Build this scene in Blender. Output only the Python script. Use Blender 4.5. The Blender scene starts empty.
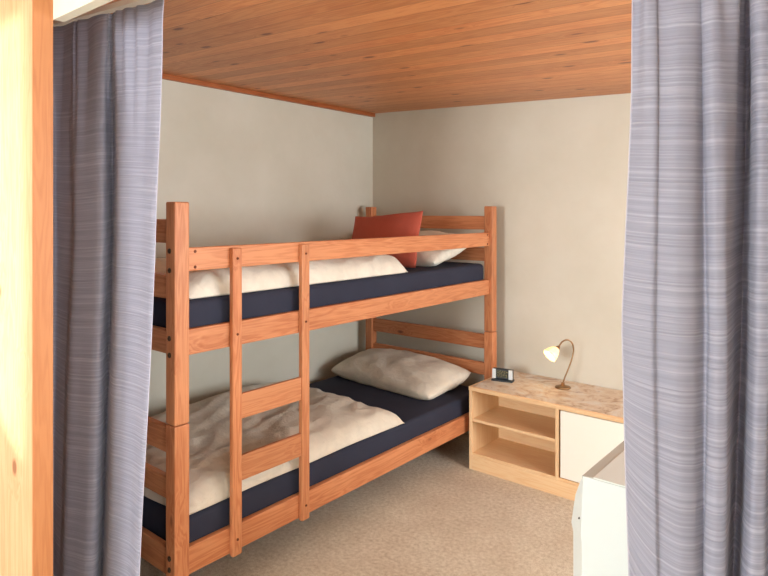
import bpy, bmesh, math, random
from mathutils import Vector, Matrix, Euler, noise
random.seed(7)
SC = bpy.context.scene
COL = SC.collection
F, CY, EYE, YAW = 616.86, 211.82, 1.4007, math.radians(39.66)
cT, sT = math.cos(YAW), math.sin(YAW)

def ground(x, d):
    """plan position of a photo column at a given depth"""
    k = (x - 384) / F
    return (d * (k * cT - sT), d * (k * sT + cT))

# ------------------------------------------------------------------ helpers
def link(o, parent=None):
    COL.objects.link(o)
    if parent is not None:
        o.parent = parent
    return o

def mesh_obj(name, bm, mat, parent=None, loc=(0, 0, 0), smooth=False, recalc=True):
    if recalc:
        bmesh.ops.recalc_face_normals(bm, faces=bm.faces[:])
    me = bpy.data.meshes.new(name)
    bm.to_mesh(me); bm.free()
    if smooth:
        for p in me.polygons: p.use_smooth = True
    mats = mat if isinstance(mat, (list, tuple)) else [mat]
    for m in mats: me.materials.append(m)
    o = bpy.data.objects.new(name, me)
    link(o, parent)
    l = Vector(loc)
    if parent is not None:
        l = l - Vector(parent.location)
    o.location = l
    return o

def thing(name, loc, label, cat, group=None):
    o = bpy.data.objects.new(name, None)
    o.empty_display_size = 0.1
    link(o); o.location = loc
    return tag(o, label, cat, group)

def tag(o, label, cat, group=None):
    o['label'] = label; o['category'] = cat
    if group: o['group'] = group
    return o

def struct(o):
    o['kind'] = 'structure'
    return o

def bm_box(x0, x1, y0, y1, z0, z1, bevel=0.0, seg=2, bm=None):
    nb = bmesh.new()
    r = bmesh.ops.create_cube(nb, size=1.0)
    for v in nb.verts:
        v.co = Vector(((x0 + x1) / 2 + v.co.x * (x1 - x0), (y0 + y1) / 2 + v.co.y * (y1 - y0), (z0 + z1) / 2 + v.co.z * (z1 - z0)))
    if bevel > 0:
        bmesh.ops.bevel(nb, geom=nb.edges[:], offset=bevel, segments=seg, affect='EDGES', profile=0.5)
    if bm is None:
        return nb
    me = bpy.data.meshes.new('tmp'); nb.to_mesh(me); nb.free()
    bm.from_mesh(me); bpy.data.meshes.remove(me)
    return bm

def box(name, x0, x1, y0, y1, z0, z1, mat, parent=None, bevel=0.0, seg=2):
    c = Vector(((x0 + x1) / 2, (y0 + y1) / 2, (z0 + z1) / 2))
    hx, hy, hz = (x1 - x0) / 2, (y1 - y0) / 2, (z1 - z0) / 2
    return mesh_obj(name, bm_box(-hx, hx, -hy, hy, -hz, hz, bevel, seg), mat, parent, c)

def bm_poly_prism(poly, y0, y1, bm=None):
    """polygon in XZ extruded along Y"""
    bm = bm or bmesh.new()
    a = [bm.verts.new((x, y0, z)) for x, z in poly]
    b = [bm.verts.new((x, y1, z)) for x, z in poly]
    bm.faces.new(a); bm.faces.new(b[::-1])
    n = len(poly)
    for i in range(n):
        bm.faces.new((a[i], a[(i + 1) % n], b[(i + 1) % n], b[i]))
    return bm

def bm_tube(pts, rad, n=12, bm=None, cap=True):
    bm = bm or bmesh.new()
    pts = [Vector(p) for p in pts]
    rads = rad if isinstance(rad, (list, tuple)) else [rad] * len(pts)
    rings = []; up = None
    for i, p in enumerate(pts):
        t = (pts[min(i + 1, len(pts) - 1)] - pts[max(i - 1, 0)]).normalized()
        if up is None:
            up = Vector((0, 0, 1)) if abs(t.z) < 0.9 else Vector((1, 0, 0))
        s = t.cross(up).normalized(); up = s.cross(t).normalized()
        rings.append([bm.verts.new(p + rads[i] * (math.cos(a) * s + math.sin(a) * up)) for a in [2 * math.pi * k / n for k in range(n)]])
    for r, q in zip(rings, rings[1:]):
        for k in range(n):
            bm.faces.new((r[k], r[(k + 1) % n], q[(k + 1) % n], q[k]))
    if cap:
        bm.faces.new(rings[0][::-1]); bm.faces.new(rings[-1])
    return bm

def bm_lathe(prof, n=32, bm=None, flute=None):
    bm = bm or bmesh.new(); rings = []
    for r, z in prof:
        if r < 1e-6:
            rings.append([bm.verts.new((0, 0, z))]); continue
        ring = []
        for k in range(n):
            a = 2 * math.pi * k / n
            rr = r * (1 + (flute(a, z) if flute else 0))
            ring.append(bm.verts.new((rr * math.cos(a), rr * math.sin(a), z)))
        rings.append(ring)
    for r, q in zip(rings, rings[1:]):
        if len(r) == 1 and len(q) == 1: continue
        for k in range(n):
            k2 = (k + 1) % n
            if len(r) == 1: bm.faces.new((r[0], q[k2], q[k]))
            elif len(q) == 1: bm.faces.new((r[k], r[k2], q[0]))
            else: bm.faces.new((r[k], r[k2], q[k2], q[k]))
    return bm

# ------------------------------------------------------------------ materials
def srgb(r, g, b):
    f = lambda c: (c / 255 / 12.92) if c / 255 <= 0.04045 else ((c / 255 + 0.055) / 1.055) ** 2.4
    return (f(r), f(g), f(b), 1)

class NT:
    def __init__(self, name):
        self.m = bpy.data.materials.new(name); self.m.use_nodes = True
        self.t = self.m.node_tree; self.n = self.t.nodes; self.l = self.t.links
        self.b = self.n['Principled BSDF']
    def add(self, kind, **kw):
        nd = self.n.new(kind)
        for k, v in kw.items(): setattr(nd, k, v)
        return nd
    def set(self, sock, v):
        if hasattr(v, 'is_output'): self.l.new(v, sock)
        else: sock.default_value = v
    def math(self, op, a, b=0.0, c=None, clamp=False):
        nd = self.add('ShaderNodeMath', operation=op, use_clamp=clamp)
        self.set(nd.inputs[0], a); self.set(nd.inputs[1], b)
        if c is not None: self.set(nd.inputs[2], c)
        return nd.outputs[0]
    def vmath(self, op, a, b):
        nd = self.add('ShaderNodeVectorMath', operation=op)
        self.set(nd.inputs[0], a); self.set(nd.inputs[1], b)
        return nd.outputs[0]
    def noise(self, vec, scale, detail=3, rough=0.55, dist=0.0):
        nd = self.add('ShaderNodeTexNoise')
        self.l.new(vec, nd.inputs['Vector'])
        nd.inputs['Scale'].default_value = scale; nd.inputs['Detail'].default_value = detail
        nd.inputs['Roughness'].default_value = rough; nd.inputs['Distortion'].default_value = dist
        return nd.outputs['Fac']
    def voronoi(self, vec, scale, feature='F1'):
        nd = self.add('ShaderNodeTexVoronoi', feature=feature)
        self.l.new(vec, nd.inputs['Vector']); nd.inputs['Scale'].default_value = scale
        return nd.outputs['Distance']
    def ramp(self, fac, stops):
        nd = self.add('ShaderNodeValToRGB'); r = nd.color_ramp
        while len(r.elements) < len(stops): r.elements.new(0.5)
        for e, (p, c) in zip(r.elements, stops): e.position = p; e.color = c if len(c) == 4 else (*c, 1)
        self.l.new(fac, nd.inputs[0])
        return nd.outputs[0]
    def mix(self, fac, a, b, mode='MIX'):
        nd = self.add('ShaderNodeMix', data_type='RGBA', blend_type=mode)
        self.set(nd.inputs[0], fac); self.set(nd.inputs[6], a); self.set(nd.inputs[7], b)
        return nd.outputs[2]
    def mapr(self, v, a, b, c=0.0, d=1.0):
        nd = self.add('ShaderNodeMapRange'); nd.clamp = True
        self.set(nd.inputs[0], v)
        for i, q in enumerate((a, b, c, d)): nd.inputs[i + 1].default_value = q
        return nd.outputs[0]
    def bump(self, h, strength=0.3, dist=0.002):
        nd = self.add('ShaderNodeBump'); nd.inputs['Strength'].default_value = strength
        nd.inputs['Distance'].default_value = dist
        self.l.new(h, nd.inputs['Height']); self.l.new(nd.outputs[0], self.b.inputs['Normal'])
    def base(self, c, rough=0.6, spec=0.3):
        self.set(self.b.inputs['Base Color'], c)
        self.b.inputs['Roughness'].default_value = rough
        self.b.inputs['Specular IOR Level'].default_value = spec

def plain(name, col, rough=0.6, spec=0.3, metal=0.0, bumpscale=0, bumpstr=0.1):
    t = NT(name); t.base(col, rough, spec); t.b.inputs['Metallic'].default_value = metal
    if bumpscale:
        co = t.add('ShaderNodeTexCoord').outputs['Object']
        n = t.noise(co, bumpscale, 3)
        t.bump(n, bumpstr, 0.003)
        c = t.mix(t.mapr(n, 0.3, 0.7, 0, 0.12), col, tuple(x * 0.8 for x in col[:3]) + (1,))
        t.l.new(c, t.b.inputs['Base Color'])
    return t.m

def pine(name, axis, light, dark, knot, rough=0.42, plank=None, plank_axis='Y', knots=6.5, along=0.07, tone=0.12, kstretch=0.4, kr=1.0):
    """softwood with grain running along the object's own axis"""
    t = NT(name)
    co = t.add('ShaderNodeTexCoord').outputs['Object']
    rnd = t.add('ShaderNodeObjectInfo').outputs['Random']
    off = t.add('ShaderNodeCombineXYZ')
    for i, k in enumerate((13.1, 7.7, 19.3)): t.l.new(t.math('MULTIPLY', rnd, k), off.inputs[i])
    shade = rnd
    if plank:
        sep = t.add('ShaderNodeSeparateXYZ'); t.l.new(co, sep.inputs[0])
        q = t.math('DIVIDE', sep.outputs[plank_axis], plank)
        idx = t.math('FLOOR', q); frac = t.math('FRACT', q)
        wn = t.add('ShaderNodeTexWhiteNoise', noise_dimensions='1D'); t.l.new(idx, wn.inputs['W'])
        shade = wn.outputs['Value']
        off2 = t.add('ShaderNodeCombineXYZ')
        for i, k in enumerate((17.0, 5.0, 11.0)): t.l.new(t.math('MULTIPLY', shade, k), off2.inputs[i])
        offv = off2.outputs[0]
    else:
        offv = off.outputs[0]
    p = t.vmath('ADD', co, offv)
    sc = [1.0, 1.0, 1.0]; sc['XYZ'.index(axis)] = along
    p1 = t.vmath('MULTIPLY', p, tuple(sc))
    sk = [1.0, 1.0, 1.0]; sk['XYZ'.index(axis)] = kstretch
    p2 = t.vmath('MULTIPLY', p, tuple(sk))
    vd = t.voronoi(p2, knots)
    kn = t.mapr(vd, 0.045 * kr, 0.085 * kr, 1, 0)
    halo = t.mapr(vd, 0.06, 0.30, 1, 0)
    # grain warped around the knots
    warp = t.math('MULTIPLY', halo, 0.02)
    p1w = t.vmath('ADD', p1, t.add('ShaderNodeCombineXYZ').outputs[0])
    cb = p1w.node.inputs[1].links[0].from_node
    for i in range(3): t.l.new(warp, cb.inputs[i])
    g1 = t.noise(p1w, 26, 2, 0.5, 0.6)
    rings = t.math('SINE', t.math('MULTIPLY', g1, 46))
    g2 = t.noise(p1w, 190, 3, 0.6)
    big = t.noise(p1w, 7, 2)
    f = t.math('ADD', t.math('MULTIPLY', rings, 0.13), t.math('MULTIPLY', g2, 0.5))
    f = t.math('ADD', f, t.math('MULTIPLY', big, 0.65))
    col = t.ramp(f, [(0.22, dark), (0.72, light)])
    tonec = t.mix(1.0, col, t.ramp(shade, [(0, (1 - tone,) * 3), (1, (1 + tone * 0.6,) * 3)]), 'MULTIPLY')
    col = t.mix(t.math('MULTIPLY', halo, 0.25), tonec, dark)
    col = t.mix(t.math('MULTIPLY', kn, 0.85), col, knot)
    h = t.math('MULTIPLY', g2, 0.3)
    if plank:
        gr = t.math('ABSOLUTE', t.math('SUBTRACT', frac, 0.5))
        gm = t.mapr(gr, 0.465, 0.495, 0, 1)
        h = t.math('SUBTRACT', h, t.math('MULTIPLY', gm, 2.5))
        col = t.mix(t.math('MULTIPLY', gm, 0.45), col, knot)
    t.base(col, rough, 0.35)
    t.bump(h, 0.25, 0.003)
    return t.m

PL, PD, PK = srgb(206, 138, 94), srgb(174, 98, 58), srgb(100, 48, 26)
M = {}
for ax in 'XYZ':
    M['pine' + ax] = pine('bed_pine_' + ax, ax, PL, PD, PK)
M['ceil'] = pine('ceiling_boards', 'X', srgb(218, 150, 98), srgb(190, 112, 66), srgb(104, 52, 28), 0.42, plank=0.088, knots=9.5, tone=0.18, kr=1.7)
M['lath'] = pine('lath', 'Y', srgb(170, 98, 54), srgb(130, 64, 32), srgb(80, 36, 18))
M['panel'] = pine('partition_panel', 'Z', srgb(224, 172, 132), srgb(206, 144, 102), srgb(130, 78, 46), knots=4.2, rough=0.5, kstretch=0.7)
M['jamb'] = pine('jamb_board', 'Z', srgb(194, 128, 80), srgb(176, 108, 64), srgb(140, 80, 44), knots=1.2, rough=0.5)
CL, CD, CK = srgb(242, 206, 160), srgb(232, 186, 136), srgb(204, 150, 100)
for ax in 'XYZ':
    M['cab' + ax] = pine('cabinet_veneer_' + ax, ax, CL, CD, CK, knots=1.0, rough=0.45, tone=0.04)

def plaster():
    t = NT('white_plaster')
    co = t.add('ShaderNodeTexCoord').outputs['Object']
    n1 = t.noise(co, 2.2, 4, 0.6); n2 = t.noise(co, 60, 3)
    c = t.mix(t.mapr(n1, 0.35, 0.7, 0, 1), srgb(217, 213, 198), srgb(209, 204, 187))
    t.base(c, 0.8, 0.15)
    t.bump(t.math('ADD', t.math('MULTIPLY', n2, 0.5), t.math('MULTIPLY', n1, 1.5)), 0.25, 0.004)
    return t.m
M['plaster'] = plaster()

def carpet():
    t = NT('beige_carpet')
    co = t.add('ShaderNodeTexCoord').outputs['Object']
    a = t.noise(co, 260, 3, 0.7); b = t.noise(co, 3.2, 4, 0.6); c2 = t.noise(co, 60, 2)
    f = t.math('ADD', t.math('MULTIPLY', a, 0.7), t.math('MULTIPLY', c2, 0.35))
    c = t.ramp(f, [(0.34, srgb(170, 150, 124)), (0.52, srgb(220, 206, 182)), (0.70, srgb(246, 238, 222))])
    c = t.mix(t.mapr(b, 0.42, 0.72, 0, 0.35), c, srgb(178, 150, 118))
    t.base(c, 0.95, 0.05)
    t.bump(a, 0.7, 0.006)
    return t.m
M['carpet'] = carpet()

def cloth(name, col, rough=0.85, weave=700, wr=8, bump=0.25, sheen=0.12):
    t = NT(name)
    co = t.add('ShaderNodeTexCoord').outputs['Object']
    n = t.noise(co, wr, 4, 0.6, 0.4); w = t.noise(co, weave, 2)
    dk = tuple(x * 0.86 for x in col[:3]) + (1,)
    t.base(t.mix(t.mapr(n, 0.3, 0.7, 0, 1), col, dk), rough, 0.15)
    t.b.inputs['Sheen Weight'].default_value = sheen
    t.bump(t.math('ADD', t.math('MULTIPLY', n, 2.0), t.math('MULTIPLY', w, 0.15)), bump, 0.008)
    return t.m
M['white_linen'] = cloth('white_linen', srgb(236, 228, 212), wr=18, bump=0.5)
M['cream_linen'] = cloth('cream_linen', srgb(232, 222, 204), wr=15, bump=0.65)
M['navy'] = cloth('navy_jersey', srgb(56, 58, 72), 0.95, wr=5, bump=0.12, sheen=0.0)
M['terracotta'] = cloth('terracotta_cotton', srgb(198, 98, 78), wr=9, bump=0.15)

def curtain_mat():
    t = NT('crinkled_curtain')
    uv = t.add('ShaderNodeTexCoord').outputs['UV']
    def ns(sx, sy, d=2, r=0.6):
        return t.noise(t.vmath('MULTIPLY', uv, (sx, sy, 1)), 1.0, d, r)
    fine = ns(5, 340, 2); med = ns(1.6, 150, 2); grp = ns(1.0, 36, 2)
    h = t.math('ADD', t.math('MULTIPLY', fine, 0.55), t.math('MULTIPLY', med, 1.1))
    h = t.math('MULTIPLY', h, t.mapr(grp, 0.30, 0.62, 0.35, 1.3))
    c = t.ramp(t.math('ADD', t.math('MULTIPLY', med, 0.6), t.math('MULTIPLY', fine, 0.4)),
               [(0.34, srgb(160, 160, 177)), (0.50, srgb(173, 173, 190)), (0.66, srgb(199, 199, 212))])
    t.base(c, 0.6, 0.25)
    t.b.inputs['Sheen Weight'].default_value = 0.2
    t.bump(h, 0.6, 0.005)
    tr = t.add('ShaderNodeBsdfTranslucent'); t.l.new(c, tr.inputs[0])
    mx = t.add('ShaderNodeMixShader'); mx.inputs[0].default_value = 0.38
    out = t.n['Material Output']
    t.l.new(t.b.outputs[0], mx.inputs[1]); t.l.new(tr.outputs[0], mx.inputs[2]); t.l.new(mx.outputs[0], out.inputs[0])
    return t.m
M['curtain'] = curtain_mat()
M['hem'] = plain('curtain_hem', srgb(178, 174, 188), 0.7)
M['white_plastic'] = plain('white_plastic', srgb(228, 220, 208), 0.45)
M['door_white'] = plain('cream_laminate', srgb(252, 248, 236), 0.5)
M['enamel'] = plain('white_enamel', srgb(216, 224, 224), 0.35, 0.4)
M['grey_rim'] = plain('grey_rim', srgb(188, 192, 186), 0.65, 0.2)
M['grey_top'] = plain('pale_grey_top', srgb(216, 224, 220), 0.5, 0.4, bumpscale=6, bumpstr=0.05)
M['dark'] = plain('dark_rubber', srgb(52, 48, 46), 0.6)
M['bolt'] = plain('dull_steel', srgb(96, 78, 62), 0.4, 0.5, 0.8)
M['plug'] = plain('wood_plug', srgb(112, 58, 34), 0.6)
M['bronze'] = plain('aged_bronze', srgb(150, 120, 86), 0.35, 0.5, 0.85)
M['black_plastic'] = plain('black_plastic', srgb(38, 46, 52), 0.35, 0.5)
M['silver'] = plain('silver_plastic', srgb(214, 220, 222), 0.4, 0.5)

def lcd():
    t = NT('clock_display')
    co = t.add('ShaderNodeTexCoord').outputs['Object']
    n = t.noise(t.vmath('MULTIPLY', co, (220, 1, 160)), 1.0, 1)
    t.base(t.ramp(n, [(0.45, srgb(46, 54, 50)), (0.62, srgb(120, 112, 78))]), 0.25, 0.5)
    return t.m
M['lcd'] = lcd()

def worn_top():
    t = NT('mottled_cover')
    co = t.add('ShaderNodeTexCoord').outputs['Object']
    a = t.noise(co, 9, 5, 0.65, 1.2); b = t.noise(co, 4.5, 4, 0.6, 2.0); c3 = t.noise(co, 38, 4, 0.7)
    c = t.ramp(a, [(0.34, srgb(184, 150, 118)), (0.47, srgb(218, 198, 172)), (0.62, srgb(226, 218, 206))])
    c = t.mix(t.mapr(b, 0.57, 0.66, 0, 0.75), c, srgb(150, 104, 70))
    c = t.mix(t.mapr(c3, 0.55, 0.7, 0, 0.45), c, srgb(196, 184, 172))
    t.base(c, 0.5, 0.3)
    return t.m
M['worn'] = worn_top()

def shade_glass():
    t = NT('frosted_shade'); 
    co = t.add('ShaderNodeTexCoord').outputs['Object']
    n = t.noise(co, 40, 2)
    t.base(t.mix(n, srgb(250, 220, 160), srgb(255, 240, 205)), 0.35, 0.4)
    t.b.inputs['Emission Color'].default_value = srgb(255, 208, 128)
    t.b.inputs['Emission Strength'].default_value = 0.75
    return t.m
M['shade'] = shade_glass()
def bulb():
    t = NT('lit_bulb'); t.b.inputs['Emission Color'].default_value = srgb(255, 232, 180)
    t.b.inputs['Emission Strength'].default_value = 6
    return t.m
M['bulb'] = bulb()
def glass():
    t = NT('window_glass'); t.n.remove(t.b)
    tr = t.add('ShaderNodeBsdfTransparent'); gl = t.add('ShaderNodeBsdfGlossy'); gl.inputs['Roughness'].default_value = 0.05
    mx = t.add('ShaderNodeMixShader'); mx.inputs[0].default_value = 0.06
    t.l.new(tr.outputs[0], mx.inputs[1]); t.l.new(gl.outputs[0], mx.inputs[2])
    t.l.new(mx.outputs[0], t.n['Material Output'].inputs[0])
    return t.m
M['glass'] = glass()

# ------------------------------------------------------------------ the setting
XL, YB, XR, YR = -2.872, 3.3386, 1.25, -2.45
YP0, YP1, XJ = 0.68, 0.732, -1.80          # partition between the two rooms
ceil_z = lambda x: 2.1016 - 0.0413 * (x - XL)

struct(box('floor', XL - .1, XR + .1, YR - .1, YB + .1, -0.10, 0, M['carpet']))
struct(box('wall_left', XL - .1, XL, YR - .1, YB + .1, 0, 2.3, M['plaster']))
struct(box('wall_back', XL, XR + .1, YB, YB + .1, 0, 2.3, M['plaster']))
# sloping boarded ceiling of the bedroom
bm = bm_poly_prism([(XL - XL, 0), (XR - XL, ceil_z(XR) - ceil_z(XL)), (XR - XL, 0.2), (0, 0.2)], YP1 - YB, 0)
struct(mesh_obj('ceiling', bm, M['ceil'], loc=(XL, YB, ceil_z(XL))))
# plain ceiling of the room the photograph is taken from
struct(box('ceiling_hall', XL, XR, YR, YP1, 2.16, 2.30, M['plaster']))
# lath along the left wall under the boards
struct(box('trim_1', XL, XL + .022, YP1 + .01, YB, ceil_z(XL) - .026, ceil_z(XL) - .001, M['lath']))

# right wall with the bedroom window
def wall_x(name, x0, x1, y0, y1, hole, top):
    b = bmesh.new(); (hy0, hy1, hz0, hz1) = hole
    bm_box(x0, x1, y0, hy0, 0, top, bm=b); bm_box(x0, x1, hy1, y1, 0, top, bm=b)
    bm_box(x0, x1, hy0, hy1, 0, hz0, bm=b); bm_box(x0, x1, hy0, hy1, hz1, top, bm=b)
    return struct(mesh_obj(name, b, M['plaster']))
W1 = (1.55, 3.0, 0.75, 1.82)
W3 = (-0.55, 0.50, 0.55, 2.0)  # unseen hall window, added to brighten the left curtain and jamb
wall_x('wall_right', XR, XR + .12, .70, YB, W1, 2.3)
wall_x('wall_right_hall', XR, XR + .12, YR - .1, .70, W3, 2.3)
def window_frame(name, axis, c, a0, a1, z0, z1, t=.05):
    b = bmesh.new(); g = bmesh.new(); mid = (a0 + a1) / 2
    rects = [(a0, a0 + t, z0, z1), (a1 - t, a1, z0, z1), (a0, a1, z0, z0 + t), (a0, a1, z1 - t, z1), (mid - t / 2, mid + t / 2, z0, z1)]
    for r in rects:
        if axis == 'X': bm_box(c - .03, c + .03, r[0], r[1], r[2], r[3], bm=b)
        else: bm_box(r[0], r[1], c - .03, c + .03, r[2], r[3], bm=b)
    o = struct(mesh_obj(name, b, M['jamb']))
    if axis == 'X': bm_box(c - .003, c + .003, a0 + t, a1 - t, z0 + t, z1 - t, bm=g)
    else: bm_box(a0 + t, a1 - t, c - .003, c + .003, z0 + t, z1 - t, bm=g)
    mesh_obj('pane', g, M['glass'], o)
    return o
window_frame('window_1', 'X', XR + .06, *W1)
window_frame('added_window', 'X', XR + .06, *W3)

# rear wall behind the photographer: a wide window and an added slant-silled opening shaped to cut the sun patch
W2 = (-1.75, -0.60, 0.75, 2.0)
sun_dir = Vector((-0.55, 0.80, -0.05)).normalized()
dy = YP0 - (YR)
ox, oz = -sun_dir.x / sun_dir.y * dy, -sun_dir.z / sun_dir.y * dy
hx1, hx0 = XJ + .0 + ox, XJ - .75 + ox
zr, zl = 0.66 + oz, 0.66 + .42 + oz
b = bmesh.new()
T = 0.1
bm_box(XL, W2[0], YR - T, YR, 0, 2.3, bm=b)
bm_box(W2[0], W2[1], YR - T, YR, 0, W2[2], bm=b); bm_box(W2[0], W2[1], YR - T, YR, W2[3], 2.3, bm=b)
bm_box(W2[1], hx0, YR - T, YR, 0, 2.3, bm=b)
bm_poly_prism([(hx0, 0), (hx1, 0), (hx1, zr), (hx0, zl)], YR - T, YR, b)
bm_box(hx0, hx1, YR - T, YR, 2.155, 2.3, bm=b)
bm_box(hx1, XR, YR - T, YR, 0, 2.3, bm=b)
struct(mesh_obj('wall_rear', b, M['plaster']))
window_frame('window_2', 'Y', YR - .05, *W2)

# boarded partition left of the opening, its jamb, plaster lintel and the stretch right of the opening
struct(box('wall_front', XL, XJ - .006, YP0, YP1, 0, 2.16, M['panel']))
struct(box('trim_2', XJ - .006, XJ, YP0 + .001, YP1, 0, 2.159, M['jamb']))
struct(box('wall_lintel', XJ, XR, YP1, YP1 + .03, 1.934, 2.16, M['plaster']))
struct(box('wall_front_right', -0.02, XR, YP0, YP1, 0, 2.16, M['plaster']))

# ------------------------------------------------------------------ bunk bed
XO = -1.8026                # outer face of the front posts
XF = -1.8226                # outer face of the front rails
PB = -2.784                 # outer face of the back posts
PW = 0.055
YN, YF_ = 1.109, 3.159      # near faces of the two ends
PZ, SEAM = 1.4334, 0.70
bed = thing('bunk_bed', ((XO + PB) / 2, (YN + YF_ + PW) / 2, 0),
            'reddish pine bunk bed with plank ladder standing in the corner', 'bunk bed')
def bolt(parent, x, y, z, axis, r=.0065, mat='bolt'):
    bm = bm_lathe([(0, -.004), (r * 1.35, -.004), (r * 1.35, .0015), (r, .0035), (r * .5, .0035), (r * .45, .0012), (0, .0012)], 14)
    rot = Matrix.Rotation(math.pi / 2, 4, 'X') if axis == '-Y' else Matrix.Rotation(math.pi / 2, 4, 'Y')
    bmesh.ops.transform(bm, matrix=rot, verts=bm.verts[:])
    o = mesh_obj('bolt' if mat == 'bolt' else 'dowel', bm, M[mat])
    o.parent = parent
    o.location = Vector((x, y, z)) - Vector(parent.location) - Vector(bed.location)
    return o
for (x0, y0) in ((XO - PW, YN), (XO - PW, YF_), (PB, YN), (PB, YF_)):
    lo = box('post', x0, x0 + PW, y0, y0 + PW, 0, SEAM - .0012, M['pineZ'], bed, .0035)
    up = box('post', x0, x0 + PW, y0, y0 + PW, SEAM + .0012, PZ, M['pineZ'], bed, .0045)
    if x0 > -2:
        for z in (1.272, 1.208, .985, .93): bolt(up, x0 + PW * .45, y0 - .0005, z, '-Y')
        for z in (.262, .225): bolt(lo, x0 + PW * .45, y0 - .0005, z, '-Y')
RT = .024
y0, y1 = YN + PW, YF_
def rail(name, x1, z0, z1):
    return box(name, x1 - RT, x1, y0, y1, z0, z1, M['pineY'], bed, .003)
guard = rail('guard_rail', XF, 1.2015, 1.2804)
for z in (1.267, 1.214):
    bolt(guard, XF - .0008, y0 + .034, z, 'X', .0042, 'plug')
    bolt(guard, XF - .0008, y1 - .02, z, 'X', .0042, 'plug')
rail('side_rail', XF, .9201, 1.0066)
rail('side_rail', XF, .1843, .2759)
xb = PB + .02 + RT
rail('side_rail', xb, .9201, 1.0066)
rail('side_rail', xb, .1843, .2759)
for yy in (YN + .016, YF_ + .016):
    for (z0, z1) in ((1.296, 1.376), (1.11, 1.19), (.925, 1.004), (.594, .6785), (.439, .511), (.1843, .2759)):
        box('end_board', PB + PW, XO - PW, yy, yy + RT, z0, z1, M['pineX'], bed, .003)
def slats(zc):
    b = bmesh.new()
    for i in range(14):
        y = y0 + .07 + i * (y1 - y0 - .14) / 13
        bm_box(xb, XF - RT, y - .035, y + .035, zc - .018, zc, bm=b)
    mesh_obj('slatted_base', b, M['pineX'], bed)
slats(.958); slats(.222)
# ladder on the front
LZ0, LZ1, LT = .178, 1.272, .021
for (ya, yb) in ((1.337, 1.377), (1.668, 1.708)):
    u = box('ladder_upright', XF, XF + LT, ya, yb, LZ0, LZ1, M['pineZ'], bed, .003)
    for z in (1.235, .965, .235): bolt(u, XF + LT + .0002, (ya + yb) / 2, z, 'X', .0035, 'plug')
for (z0, z1) in ((.657, .747), (.435, .525)):
    box('ladder_rung', XF + .0, XF + .016, 1.377, 1.668, z0, z1, M['pineY'], bed, .0025)

# ------------------------------------------------------------------ mattresses
def mattress(name, z0, z1, label):
    x0, x1, ya, yb = xb + .004, XF - RT - .004, YN + PW + .004, YF_ - .004
    cx, cy, cz = (x0 + x1) / 2, (ya + yb) / 2, (z0 + z1) / 2
    bm = bm_box(x0 - cx, x1 - cx, ya - cy, yb - cy, z0 - cz, z1 - cz)
    bmesh.ops.subdivide_edges(bm, edges=bm.edges[:], cuts=1)
    bmesh.ops.bevel(bm, geom=[e for e in bm.edges if len(e.link_faces) == 2 and e.calc_face_angle(0) > 1], offset=.022, segments=4, affect='EDGES', profile=.5)
    o = mesh_obj(name, bm, M['navy'], loc=(cx, cy, cz), smooth=True)
    return tag(o, label, 'mattress')
ZU, ZL = 1.098, .364
mattress('mattress', .958, ZU, 'navy sheeted mattress on the upper bunk behind the guard rail')
mattress('mattress', .222, ZL, 'navy sheeted mattress on the lower bunk of the bed')

# ------------------------------------------------------------------ bedding
def ridged(p, k):
    return (1 - abs(noise.noise(p * k))) ** 3

def duvet(name, x0, x1, ya, yb, base, thick, mat, label, seed, back=0.0, fold=0.014, nu=70, nv=110, crease=3.0):
    bm = bmesh.new(); top = []; bot = []
    cx, cy = (x0 + x1) / 2, (ya + yb) / 2
    for i in range(nu + 1):
        u = math.sin(math.pi / 2 * (2 * i / nu - 1)); rt = []; rb = []
        for j in range(nv + 1):
            v = math.sin(math.pi / 2 * (2 * j / nv - 1))
            e = max(0, 1 - abs(u) ** 10) ** .5 * max(0, 1 - abs(v) ** 14) ** .5
            p = Vector((u * (x1 - x0) / 2, v * (yb - ya) / 2, seed))
            wob = noise.noise(Vector((p.y * 2.3, p.x * 2.3, seed + 3))) * .016
            x = p.x + wob * (1 if abs(u) > .5 else .3); y = p.y + noise.noise(Vector((p.x * 3, seed, 1))) * .02
            q = Vector((p.x * 1.0 + p.y * .35, p.y * .9, seed))
            h = thick * (1 + .30 * noise.noise(q * 2.2))
            h += back * max(0, -u) ** 2
            h += fold * (ridged(q, crease) - .5) + fold * .6 * (ridged(Vector((q.x * 1.8, q.y * .8, seed + 5)), crease * 2.2) - .5)
            h += .0035 * noise.noise(p * 17) + .003 * ridged(Vector((p.x * .4 + p.y * .2, p.y, seed)), 22)
            z = max(h, .012) * e
            at_edge = i in (0, nu) or j in (0, nv)
            rt.append(bm.verts.new((x, y, z if not at_edge else .006)))
            rb.append(rt[-1] if at_edge else bm.verts.new((x * .985, y * .99, 0.0)))
        top.append(rt); bot.append(rb)
    for i in range(nu):
        for j in range(nv):
            bm.faces.new((top[i][j], top[i + 1][j], top[i + 1][j + 1], top[i][j + 1]))
            f = [bot[i][j], bot[i][j + 1], bot[i + 1][j + 1], bot[i + 1][j]]
            if len(set(f)) == 4:
                try: bm.faces.new(f)
                except ValueError: pass
    o = mesh_obj(name, bm, mat, loc=(cx, cy, base), smooth=True)
    return tag(o, label, 'duvet')
duvet('duvet', -2.66, -1.862, 1.185, 2.43, ZU + .001, .098, M['white_linen'],
      'flat white duvet spread over the upper bunk under the guard rail', 2.0, fold=.020)
duvet('duvet', -2.69, -1.853, 1.18, 2.38, ZL + .001, .082, M['cream_linen'],
      'rumpled cream duvet spread over the lower bunk behind the ladder', 9.0, back=.035, fold=.020, crease=2.6)

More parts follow.
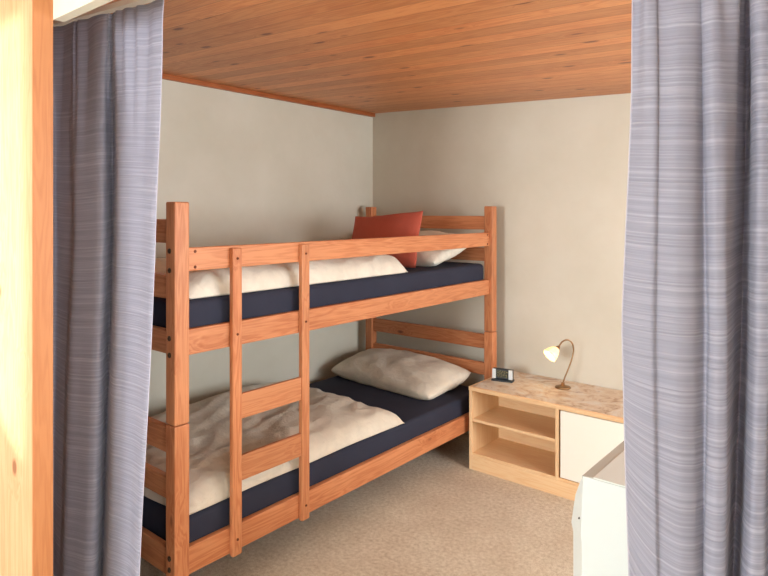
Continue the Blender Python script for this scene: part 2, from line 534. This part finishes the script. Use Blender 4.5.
def pillow(name, w, d, t, mat, label, cat, loc, rot, seed, floor_z, wrinkle=.006, pinch=.07, n=44, corner=.0, p_exp=.5):
    bm = bmesh.new(); g = {}
    for s in (1, -1):
        for i in range(n + 1):
            for j in range(n + 1):
                u = math.sin(math.pi / 2 * (2 * i / n - 1)); v = math.sin(math.pi / 2 * (2 * j / n - 1))
                edge = i in (0, n) or j in (0, n)
                if s < 0 and edge: g[s, i, j] = g[1, i, j]; continue
                x = w / 2 * u * (1 - pinch * (1 - v * v) * abs(u)); y = d / 2 * v * (1 - pinch * (1 - u * u) * abs(v))
                rc_ = 1 - corner * (u * v) ** 4
                x *= rc_; y *= rc_
                k = ((1 - u ** 2) * (1 - v ** 2))
                z = s * t / 2 * k ** p_exp
                q = Vector((x, y, seed + s))
                z += wrinkle * (noise.noise(q * 9) + (ridged(Vector((x * .6 + y, y * 1.3, seed + s)), 7) - .5) * 1.2) * min(1, k * 4)
                y += .012 * noise.noise(Vector((x * 5, seed, 0))) ; x += .012 * noise.noise(Vector((y * 5, seed, 4)))
                if edge: z += .006 * noise.noise(Vector((x * 6, y * 6, seed)))
                g[s, i, j] = bm.verts.new((x, y, z))
        for i in range(n):
            for j in range(n):
                f = [g[s, i, j], g[s, i + 1, j], g[s, i + 1, j + 1], g[s, i, j + 1]]
                bm.faces.new(f if s > 0 else f[::-1])
    m3 = Euler(rot).to_matrix()
    for v_ in bm.verts:
        v_.co = m3 @ v_.co
        lim = floor_z + .002 + .0006 * noise.noise(v_.co * 8) - loc[2]
        if v_.co.z < lim: v_.co.z = lim + (v_.co.z - lim) * .0
    o = mesh_obj(name, bm, mat, loc=loc, smooth=True)
    return tag(o, label, cat)
pillow('pillow', .82, .42, .17, M['cream_linen'], 'plump cream pillow lying at the head of the lower bunk', 'pillow',
       (-2.33, 2.95, ZL + .064), (math.radians(9), math.radians(1), math.radians(-3)), 4.0, ZL, wrinkle=.012, pinch=.03, p_exp=.38, corner=.045)
pillow('pillow', .80, .42, .17, M['white_linen'], 'creased white pillow on the upper bunk behind the terracotta cushion', 'pillow',
       (-2.29, 2.935, ZU + .082), (math.radians(16), 0, math.radians(-2)), 11.0, ZU, wrinkle=.015, pinch=.03, p_exp=.38, corner=.04)
pillow('cushion', .505, .32, .12, M['terracotta'], 'terracotta cushion leaning upright on the upper bunk', 'cushion',
       (-2.235, 2.69, ZU + .138), (math.radians(72), math.radians(-4), math.radians(0)), 21.0, ZU, wrinkle=.003, pinch=.04)

# ------------------------------------------------------------------ cabinet with its top
CX0, CX1, CY0, CY1 = -1.79, -0.60, 2.886, 3.335
cab = thing('low_cabinet', ((CX0 + CX1) / 2, (CY0 + CY1) / 2, 0),
            'low pale wood cabinet with two open shelves and a white door by the bed', 'cabinet')
ZT = .45
P = .018
box('side_panel', CX0, CX0 + P, CY0, CY1 - .004, 0, ZT - .022, M['cabZ'], cab, .0012)
box('side_panel', CX1 - P, CX1, CY0, CY1 - .004, 0, ZT - .022, M['cabZ'], cab, .0012)
box('divider', -1.295, -1.277, CY0 + .002, 3.19, .075, ZT - .022, M['cabZ'], cab, .0012)
box('shelf', CX0 + P, -1.295, CY0 + .003, 3.18, .262, .277, M['cabX'], cab, .001)
box('bottom_board', CX0 + P, CX1 - P, CY0 + .003, 3.18, .075, .091, M['cabX'], cab, .001)
box('plinth', CX0 + P, CX1 - P, CY0 + .001, CY0 + .019, 0, .075, M['cabX'], cab, .001)
box('back_panel', CX0 + P, CX1 - P, 3.18, 3.19, .0, ZT - .022, M['cabX'], cab)
dr = box('door', -1.268, CX1 - P - .004, CY0 + .001, CY0 + .019, .095, ZT - .026, M['door_white'], cab, .0015)
dr['label'] = 'plain cream white door'
tp = box('top', CX0 - .002, CX1 + .01, CY0 - .003, CY1, ZT - .022, ZT - .0005, M['cabX'], cab, .002)
cv = box('surface_cover', CX0 + .012, CX1 + .0, CY0 + .012, CY1 - .004, ZT - .001, ZT + .0006, M['worn'], cab)
cv['label'] = 'mottled beige and brown covering'

# ------------------------------------------------------------------ lamp
lx, ly, lz = -1.381, 3.179, ZT + .0006
lamp = thing('table_lamp', (lx, ly, lz), 'lit gooseneck lamp with a tulip glass shade on the low cabinet', 'lamp')
mesh_obj('base', bm_lathe([(0, 0), (.040, 0), (.042, .004), (.038, .009), (.022, .013), (.010, .018), (.008, .03), (0, .03)], 32), M['bronze'], lamp, (lx, ly, lz), True)
path = [(0, .025), (.009, .055), (.019, .078), (.030, .106), (.042, .138), (.052, .176), (.057, .204), (.053, .232), (.043, .249), (.026, .259), (.010, .257), (-.005, .248), (-.015, .235), (-.022, .222)]
# smooth the hand-set points
def catmull(pts, m=6):
    out = []
    P_ = [pts[0]] + list(pts) + [pts[-1]]
    for i in range(1, len(P_) - 2):
        p0, p1, p2, p3 = (Vector(q) for q in P_[i - 1:i + 3])
        for k in range(m):
            t = k / m
            out.append(.5 * ((2 * p1) + (p2 - p0) * t + (2 * p0 - 5 * p1 + 4 * p2 - p3) * t * t + (3 * p1 - p0 - 3 * p2 + p3) * t ** 3))
    out.append(Vector(pts[-1])); return out
side = Vector((cT, sT, 0))
nk = [side * a + Vector((0, 0, h)) for a, h in path]
mesh_obj('gooseneck', bm_tube(catmull(nk), .0042, 12), M['bronze'], lamp, (lx, ly, lz), True)
# socket and shade share the direction in which the neck ends
endp = nk[-1]; dirv = (side * -.80 + Vector((0, 0, -.60)) + Vector((sT, -cT, 0)) * .35).normalized()
q = Vector((0, 0, 1)).rotation_difference(dirv)
so = mesh_obj('socket', bm_lathe([(0, -.004), (.006, -.004), (.011, .006), (.0125, .024), (.009, .028), (0, .028)], 20), M['bronze'], lamp, Vector((lx, ly, lz)) + endp, True)
so.rotation_mode = 'QUATERNION'; so.rotation_quaternion = q
fl = lambda a, z: .055 * math.cos(8 * a) * min(1, max(0, z / .06))
shp = [(.010, .014), (.018, .020), (.026, .032), (.032, .048), (.0355, .064), (.039, .078), (.0375, .078), (.0335, .062), (.030, .047), (.024, .033), (.016, .022), (.010, .017)]
sh = mesh_obj('lamp_shade', bm_lathe(shp, 48, flute=fl), M['shade'], lamp, Vector((lx, ly, lz)) + endp, True)
sh.rotation_mode = 'QUATERNION'; sh.rotation_quaternion = q
bl = mesh_obj('bulb', bm_lathe([(0, .026), (.006, .026), (.009, .036), (.012, .048), (.009, .058), (0, .062)], 20), M['bulb'], lamp, Vector((lx, ly, lz)) + endp, True)
bl.rotation_mode = 'QUATERNION'; bl.rotation_quaternion = q

# ------------------------------------------------------------------ small clock
kx, ky = -1.70, 3.10
ck = thing('desk_clock', (kx, ky, ZT + .0006), 'small black and silver digital clock on the cabinet beside the bed post', 'clock')
ka = math.radians(13)
ck.rotation_euler = (0, 0, ka)
def ckbox(name, x0, x1, y0_, y1_, z0, z1, mat, bev=.002):
    o = mesh_obj(name, bm_box(x0, x1, y0_, y1_, z0, z1, bev), mat)
    o.parent = ck
    return o
ckbox('foot', -.060, .060, -.030, .022, 0, .010, M['black_plastic'])
body = ckbox('body', -.058, .058, -.014, .012, .010, .068, M['black_plastic'], .004)
ckbox('side_panel', -.0575, -.037, -.0175, -.012, .013, .066, M['silver'], .001)
ckbox('side_panel', .036, .0575, -.0175, -.012, .013, .066, M['silver'], .001)
ckbox('display', -.032, .031, -.0165, -.013, .022, .060, M['lcd'], .0008)

# ------------------------------------------------------------------ white appliance at the right edge
AX, AY, AH = -.55, 1.375, .80
ap = thing('top_loading_appliance', (-.27, 1.70, 0), 'white enamel appliance with grey framed top, partly behind the right curtain', 'appliance')
def loft(rings):
    b = bmesh.new(); vs = [[b.verts.new(p) for p in r] for r in rings]
    n = len(rings[0])
    for r, q_ in zip(vs, vs[1:]):
        for k in range(n): b.faces.new((r[k], r[(k + 1) % n], q_[(k + 1) % n], q_[k]))
    b.faces.new(vs[0][::-1]); b.faces.new(vs[-1])
    return b
def ring(x0, x1, y0_, y1_, z, cut):
    c_ = cut
    return [(x0 + c_, y0_, z), (x1, y0_, z), (x1, y1_, z), (x0, y1_, z), (x0, y0_ + c_ * 1.1, z)]
X1, Y1 = .06, 1.98
def zo(r, dz=0): return [(p[0] + .27, p[1] - 1.70, p[2]) for p in r]
bmb = loft([zo(ring(AX - .038, X1, AY, Y1, 0.01, .036)), zo(ring(AX - .040, X1, AY, Y1, .64, .038)), zo(ring(AX - .046, X1, AY - .001, Y1, .66, .042)), zo(ring(AX - .030, X1, AY, Y1, .735, .028)), zo(ring(AX - .012, X1, AY, Y1, .775, .012)), zo(ring(AX, X1, AY, Y1, AH - .004, .001))])
o = mesh_obj('body', bmb, M['enamel']); o.parent = ap
bmf = bm_box(AX + .002 + .27, X1 + .27, AY - .006 - 1.70, AY - 1.70, .05, AH - .001, .0015)
o = mesh_obj('front_panel', bmf, M['enamel']); o.parent = ap
bmr = loft([zo(ring(AX, X1, AY - .005, Y1, AH - .006, .001)), zo(ring(AX, X1, AY - .005, Y1, AH - .001, .001)), zo(ring(AX + .022, X1 - .02, AY - .004, Y1 - .02, AH + .001, .001))])
o = mesh_obj('top_frame', bmr, M['grey_rim']); o.parent = ap
o = mesh_obj('lid', bm_box(AX + .026 + .27, X1 - .03 + .27, AY - .0045 - 1.70, Y1 - .04 - 1.70, AH - .004, AH + .003, .0012), M['grey_top']); o.parent = ap
sb = bm_lathe([(0, -.004), (.002, -.004), (.002, .0015), (0, .002)], 12)
bmesh.ops.transform(sb, matrix=Matrix.Rotation(math.pi / 2, 4, 'X'), verts=sb.verts[:])
o = mesh_obj('screw', sb, M['dark']); o.parent = ap; o.location = (AX - .011 + .27, AY + .006 - 1.70, .695)
for (fx, fy) in ((-.24, -.27), (.27, -.27), (-.24, .22), (.27, .22)):
    o = mesh_obj('foot', bm_lathe([(0, 0), (.02, 0), (.02, .014), (0, .014)], 16), M['dark']); o.parent = ap; o.location = (fx, fy, 0)

# ------------------------------------------------------------------ curtains and rail
rail_y = lambda x: .93 + .035 * (x + 2)
rail_z = lambda x: 2.038 - .058 * (x + 2.1)
RX0, RX1 = -2.55, 1.1
rb = thing('curtain_rail', (-1.0, rail_y(-1), rail_z(-1)), 'long white curtain rail under the boarded ceiling', 'curtain rail')
def rail_prism(x0, x1, hw, z0, z1):
    b = bmesh.new()
    vs = []
    for x in (x0, x1):
        y, z = rail_y(x), rail_z(x)
        vs.append([b.verts.new((x + 1.0, y - rail_y(-1) + a, z - rail_z(-1) + c_)) for a, c_ in ((-hw, z0), (hw, z0), (hw, z1), (-hw, z1))])
    for k in range(4): b.faces.new((vs[0][k], vs[0][(k + 1) % 4], vs[1][(k + 1) % 4], vs[1][k]))
    b.faces.new(vs[0][::-1]); b.faces.new(vs[1])
    return b
o = mesh_obj('track', rail_prism(RX0, RX1, .014, 0, .016), M['white_plastic']); o.parent = rb
for bx in (-2.35, -1.2, -.2, .8):
    o = mesh_obj('bracket', bm_box(bx - .012 + 1, bx + .012 + 1, rail_y(bx) - rail_y(-1) - .010, rail_y(bx) - rail_y(-1) + .010, rail_z(bx) + .015 - rail_z(-1), ceil_z(bx) + .002 - rail_z(-1)), M['white_plastic']); o.parent = rb

def curtain(name, pts, label, levels, z_bot, sag, gather, step=10):
    """pts: (plan columns at three heights, depth); levels: the three heights"""
    def plan(xi, d, z_frac):
        return Vector(ground(xi, d))
    zt_ref = rail_z(plan(pts[0][0], pts[0][3], 0).x)
    cols = []
    M_ = 90
    rows = [i / M_ for i in range(M_ + 1)]
    cents = []
    grid = []
    for r in rows:
        line = []
        for (xa, xb_, xc, d) in pts:
            z = z_bot + (2.0 - z_bot) * r
            za, zb, zc_ = levels
            if z >= zb:
                k = min(1.0, (z - zb) / (za - zb)); k = k * k * (3 - 2 * k) * .5 + k * .5
                xi = xb_ + (xa - xb_) * k
            else:
                k = min(1.3, (zb - z) / (zb - zc_)); xi = xb_ + (xc - xb_) * k
            # pull to the rail near the top
            w = max(0.0, (r - .80) / .20); w = w * w * (3 - 2 * w) * .85
            kx_ = (xi - 384) / F
            a, b_ = kx_ * cT - sT, kx_ * sT + cT
            dr_ = (.93 + .035 * 2) / (b_ - .035 * a)
            line.append(Vector(ground(xi, d + (dr_ - d) * w)))
        fine = catmull([(p.x, p.y, 0) for p in line], step)
        grid.append(fine)
    n = len(grid[0])
    org = Vector((sum(p.x for p in grid[45]) / n, sum(p.y for p in grid[45]) / n, z_bot))
    bm = bmesh.new(); uvl = bm.loops.layers.uv.new('UVMap')
    V = []; UV = {}
    s = [0.0]
    for a, b_ in zip(grid[45], grid[45][1:]): s.append(s[-1] + (b_ - a).length)
    for r, line in zip(rows, grid):
        vr = []
        for i, p in enumerate(line):
            zt = rail_z(p.x) - .004
            z = z_bot + (zt - z_bot) * r
            g = gather * max(0, (r - .72) / .28) ** 1.5 * (1 - .5 * max(0, (r - .97) / .03))
            t = (line[min(i + 1, n - 1)] - line[max(i - 1, 0)]); t.z = 0
            nv_ = Vector((-t.y, t.x, 0)).normalized() if t.length > 0 else Vector((0, 1, 0))
            off = g * math.sin(s[i] * 95 + math.sin(s[i] * 31) * 2)
            off += .004 * noise.noise(Vector((s[i] * 9, z * 2.2, 3)))
            co = p + nv_ * off
            v = bm.verts.new((co.x - org.x, co.y - org.y, z - org.z))
            UV[v] = (s[i], z + sag(s[i], z)); vr.append(v)
        V.append(vr)
    for j in range(M_):
        for i in range(n - 1):
            f = bm.faces.new((V[j][i], V[j][i + 1], V[j + 1][i + 1], V[j + 1][i]))
            for lp in f.loops: lp[uvl].uv = UV[lp.vert]
    edges = [[v.co.copy() + org for v in [V[j][k] for j in range(M_ + 1)]] for k in (0, -1)]
    o = mesh_obj(name, bm, M['curtain'], loc=org, smooth=True, recalc=False)
    md = o.modifiers.new('thickness', 'SOLIDIFY'); md.thickness = .0016; md.offset = 0
    tag(o, label, 'curtain')
    return o, edges
def hem(parent, edge):
    b = bm_tube(edge, .0014, 8)
    for v in b.verts: v.co -= parent.location
    h = mesh_obj('hem', b, M['hem'], smooth=True); h.parent = parent

LP = [(44, 44, 42, 2.10), (50, 50, 47, 2.11), (57, 57, 53, 2.13), (66, 64, 57, 2.10), (73, 71, 61, 2.07), (76, 74, 64, 2.01), (87, 85, 75, 1.985), (99, 98, 87, 1.96), (106, 105, 96, 1.97), (111, 110, 101, 2.03), (116, 114, 104, 2.03), (119, 117, 107, 1.93), (131, 128, 116, 1.905), (147, 142, 128, 1.88), (160, 151, 136, 1.85), (165.5, 155.5, 139.5, 1.845)]
lc, le = curtain('curtain', LP, 'grey lilac crinkled curtain hanging beside the pine jamb at the left', (2.0, 1.28, .30), .03,
                 lambda s_, z: .01 * math.sin(s_ * 9), .009)
hem(lc, le[1])
RP = [(633, 622, 629, .965), (641, 631, 638, .95), (654, 650, 655, .932), (659, 657, 661, .933), (666, 664, 668, .928), (679, 679, 682, .918), (693, 694, 694, .918), (702, 705, 703, .928), (707, 709, 706, .916), (714, 718, 714, .905), (723, 727, 721, .906), (735, 731, 725, .925), (741, 735, 729, .96), (746, 741, 733, .978), (751, 747, 738, .96), (754, 750, 742, .925), (760, 757, 750, .903), (770, 767, 762, .902), (776, 773, 768, .92), (790, 786, 780, .90), (806, 802, 796, .93), (820, 816, 812, .98), (836, 830, 826, .93), (858, 852, 850, .88), (880, 875, 872, .93)]
def rsag(s_, z):
    k = max(0.0, 1 - s_ / .085)
    low = max(0.0, min(1.0, (1.18 - z) / .25))
    return -.055 * k * k * low + .006 * math.sin(s_ * 14) - .03 * max(0, min(1, (s_ - .1) / .1)) * 0
rc, re_ = curtain('curtain', RP, 'nearer grey lilac crinkled curtain hanging at the right edge in deep folds', (1.66, 1.26, .86), .03, rsag, .010)
hem(rc, re_[0])

# ------------------------------------------------------------------ light
w = bpy.data.worlds.new('sky'); SC.world = w; w.use_nodes = True
bg = w.node_tree.nodes['Background']; bg.inputs[0].default_value = (.75, .86, 1, 1); bg.inputs[1].default_value = 1.0

def area(name, loc, aim, sx, sy, power, col):
    l = bpy.data.lights.new(name, 'AREA'); l.shape = 'RECTANGLE'; l.size = sx; l.size_y = sy
    l.energy = power; l.color = col
    o = bpy.data.objects.new(name, l); link(o); o.location = loc
    o.rotation_euler = Vector(aim).to_track_quat('-Z', 'Y').to_euler()
    return o
area('daylight_rear_window', ((W2[0] + W2[1]) / 2, YR - .16, (W2[2] + W2[3]) / 2), (0, 1, 0), W2[1] - W2[0], W2[3] - W2[2], 105, (.93, .97, 1))
area('hall_fill_light', (XR + .18, (W3[0] + W3[1]) / 2, (W3[2] + W3[3]) / 2), (-1, 0, 0), W3[1] - W3[0], W3[3] - W3[2], 42, (.93, .97, 1))  # fill light added for the left curtain, behind the added hall window
area('daylight_bedroom_window', (XR + .18, (W1[0] + W1[1]) / 2, (W1[2] + W1[3]) / 2), (-1, 0, 0), W1[1] - W1[0], W1[3] - W1[2], 62, (.90, .96, 1))
sl = bpy.data.lights.new('sun', 'SUN'); sl.energy = 4.0; sl.angle = math.radians(1.0); sl.color = (1, .91, .90)
so_ = bpy.data.objects.new('sun', sl); link(so_); so_.location = (3, -5, 4)
so_.rotation_euler = sun_dir.to_track_quat('-Z', 'Y').to_euler()
pl = bpy.data.lights.new('lamp_bulb', 'POINT'); pl.energy = .12; pl.color = (1, .78, .45); pl.shadow_soft_size = .012
po = bpy.data.objects.new('lamp_bulb', pl); link(po); po.location = Vector((lx, ly, lz)) + endp + dirv * .075

# ------------------------------------------------------------------ camera
cam = bpy.data.cameras.new('camera'); co_ = bpy.data.objects.new('camera', cam); link(co_)
co_.location = (0, 0, EYE); co_.rotation_euler = (math.pi / 2, 0, YAW)
cam.sensor_fit = 'HORIZONTAL'; cam.sensor_width = 36; cam.lens = F / 768 * 36
cam.shift_y = -(288 - CY) / 768; cam.clip_start = .02
SC.camera = co_
SC.view_settings.view_transform = 'Standard'; SC.view_settings.look = 'None'
SC.view_settings.gamma = 1; SC.view_settings.use_curve_mapping = False
SC.view_settings.exposure = 0.68
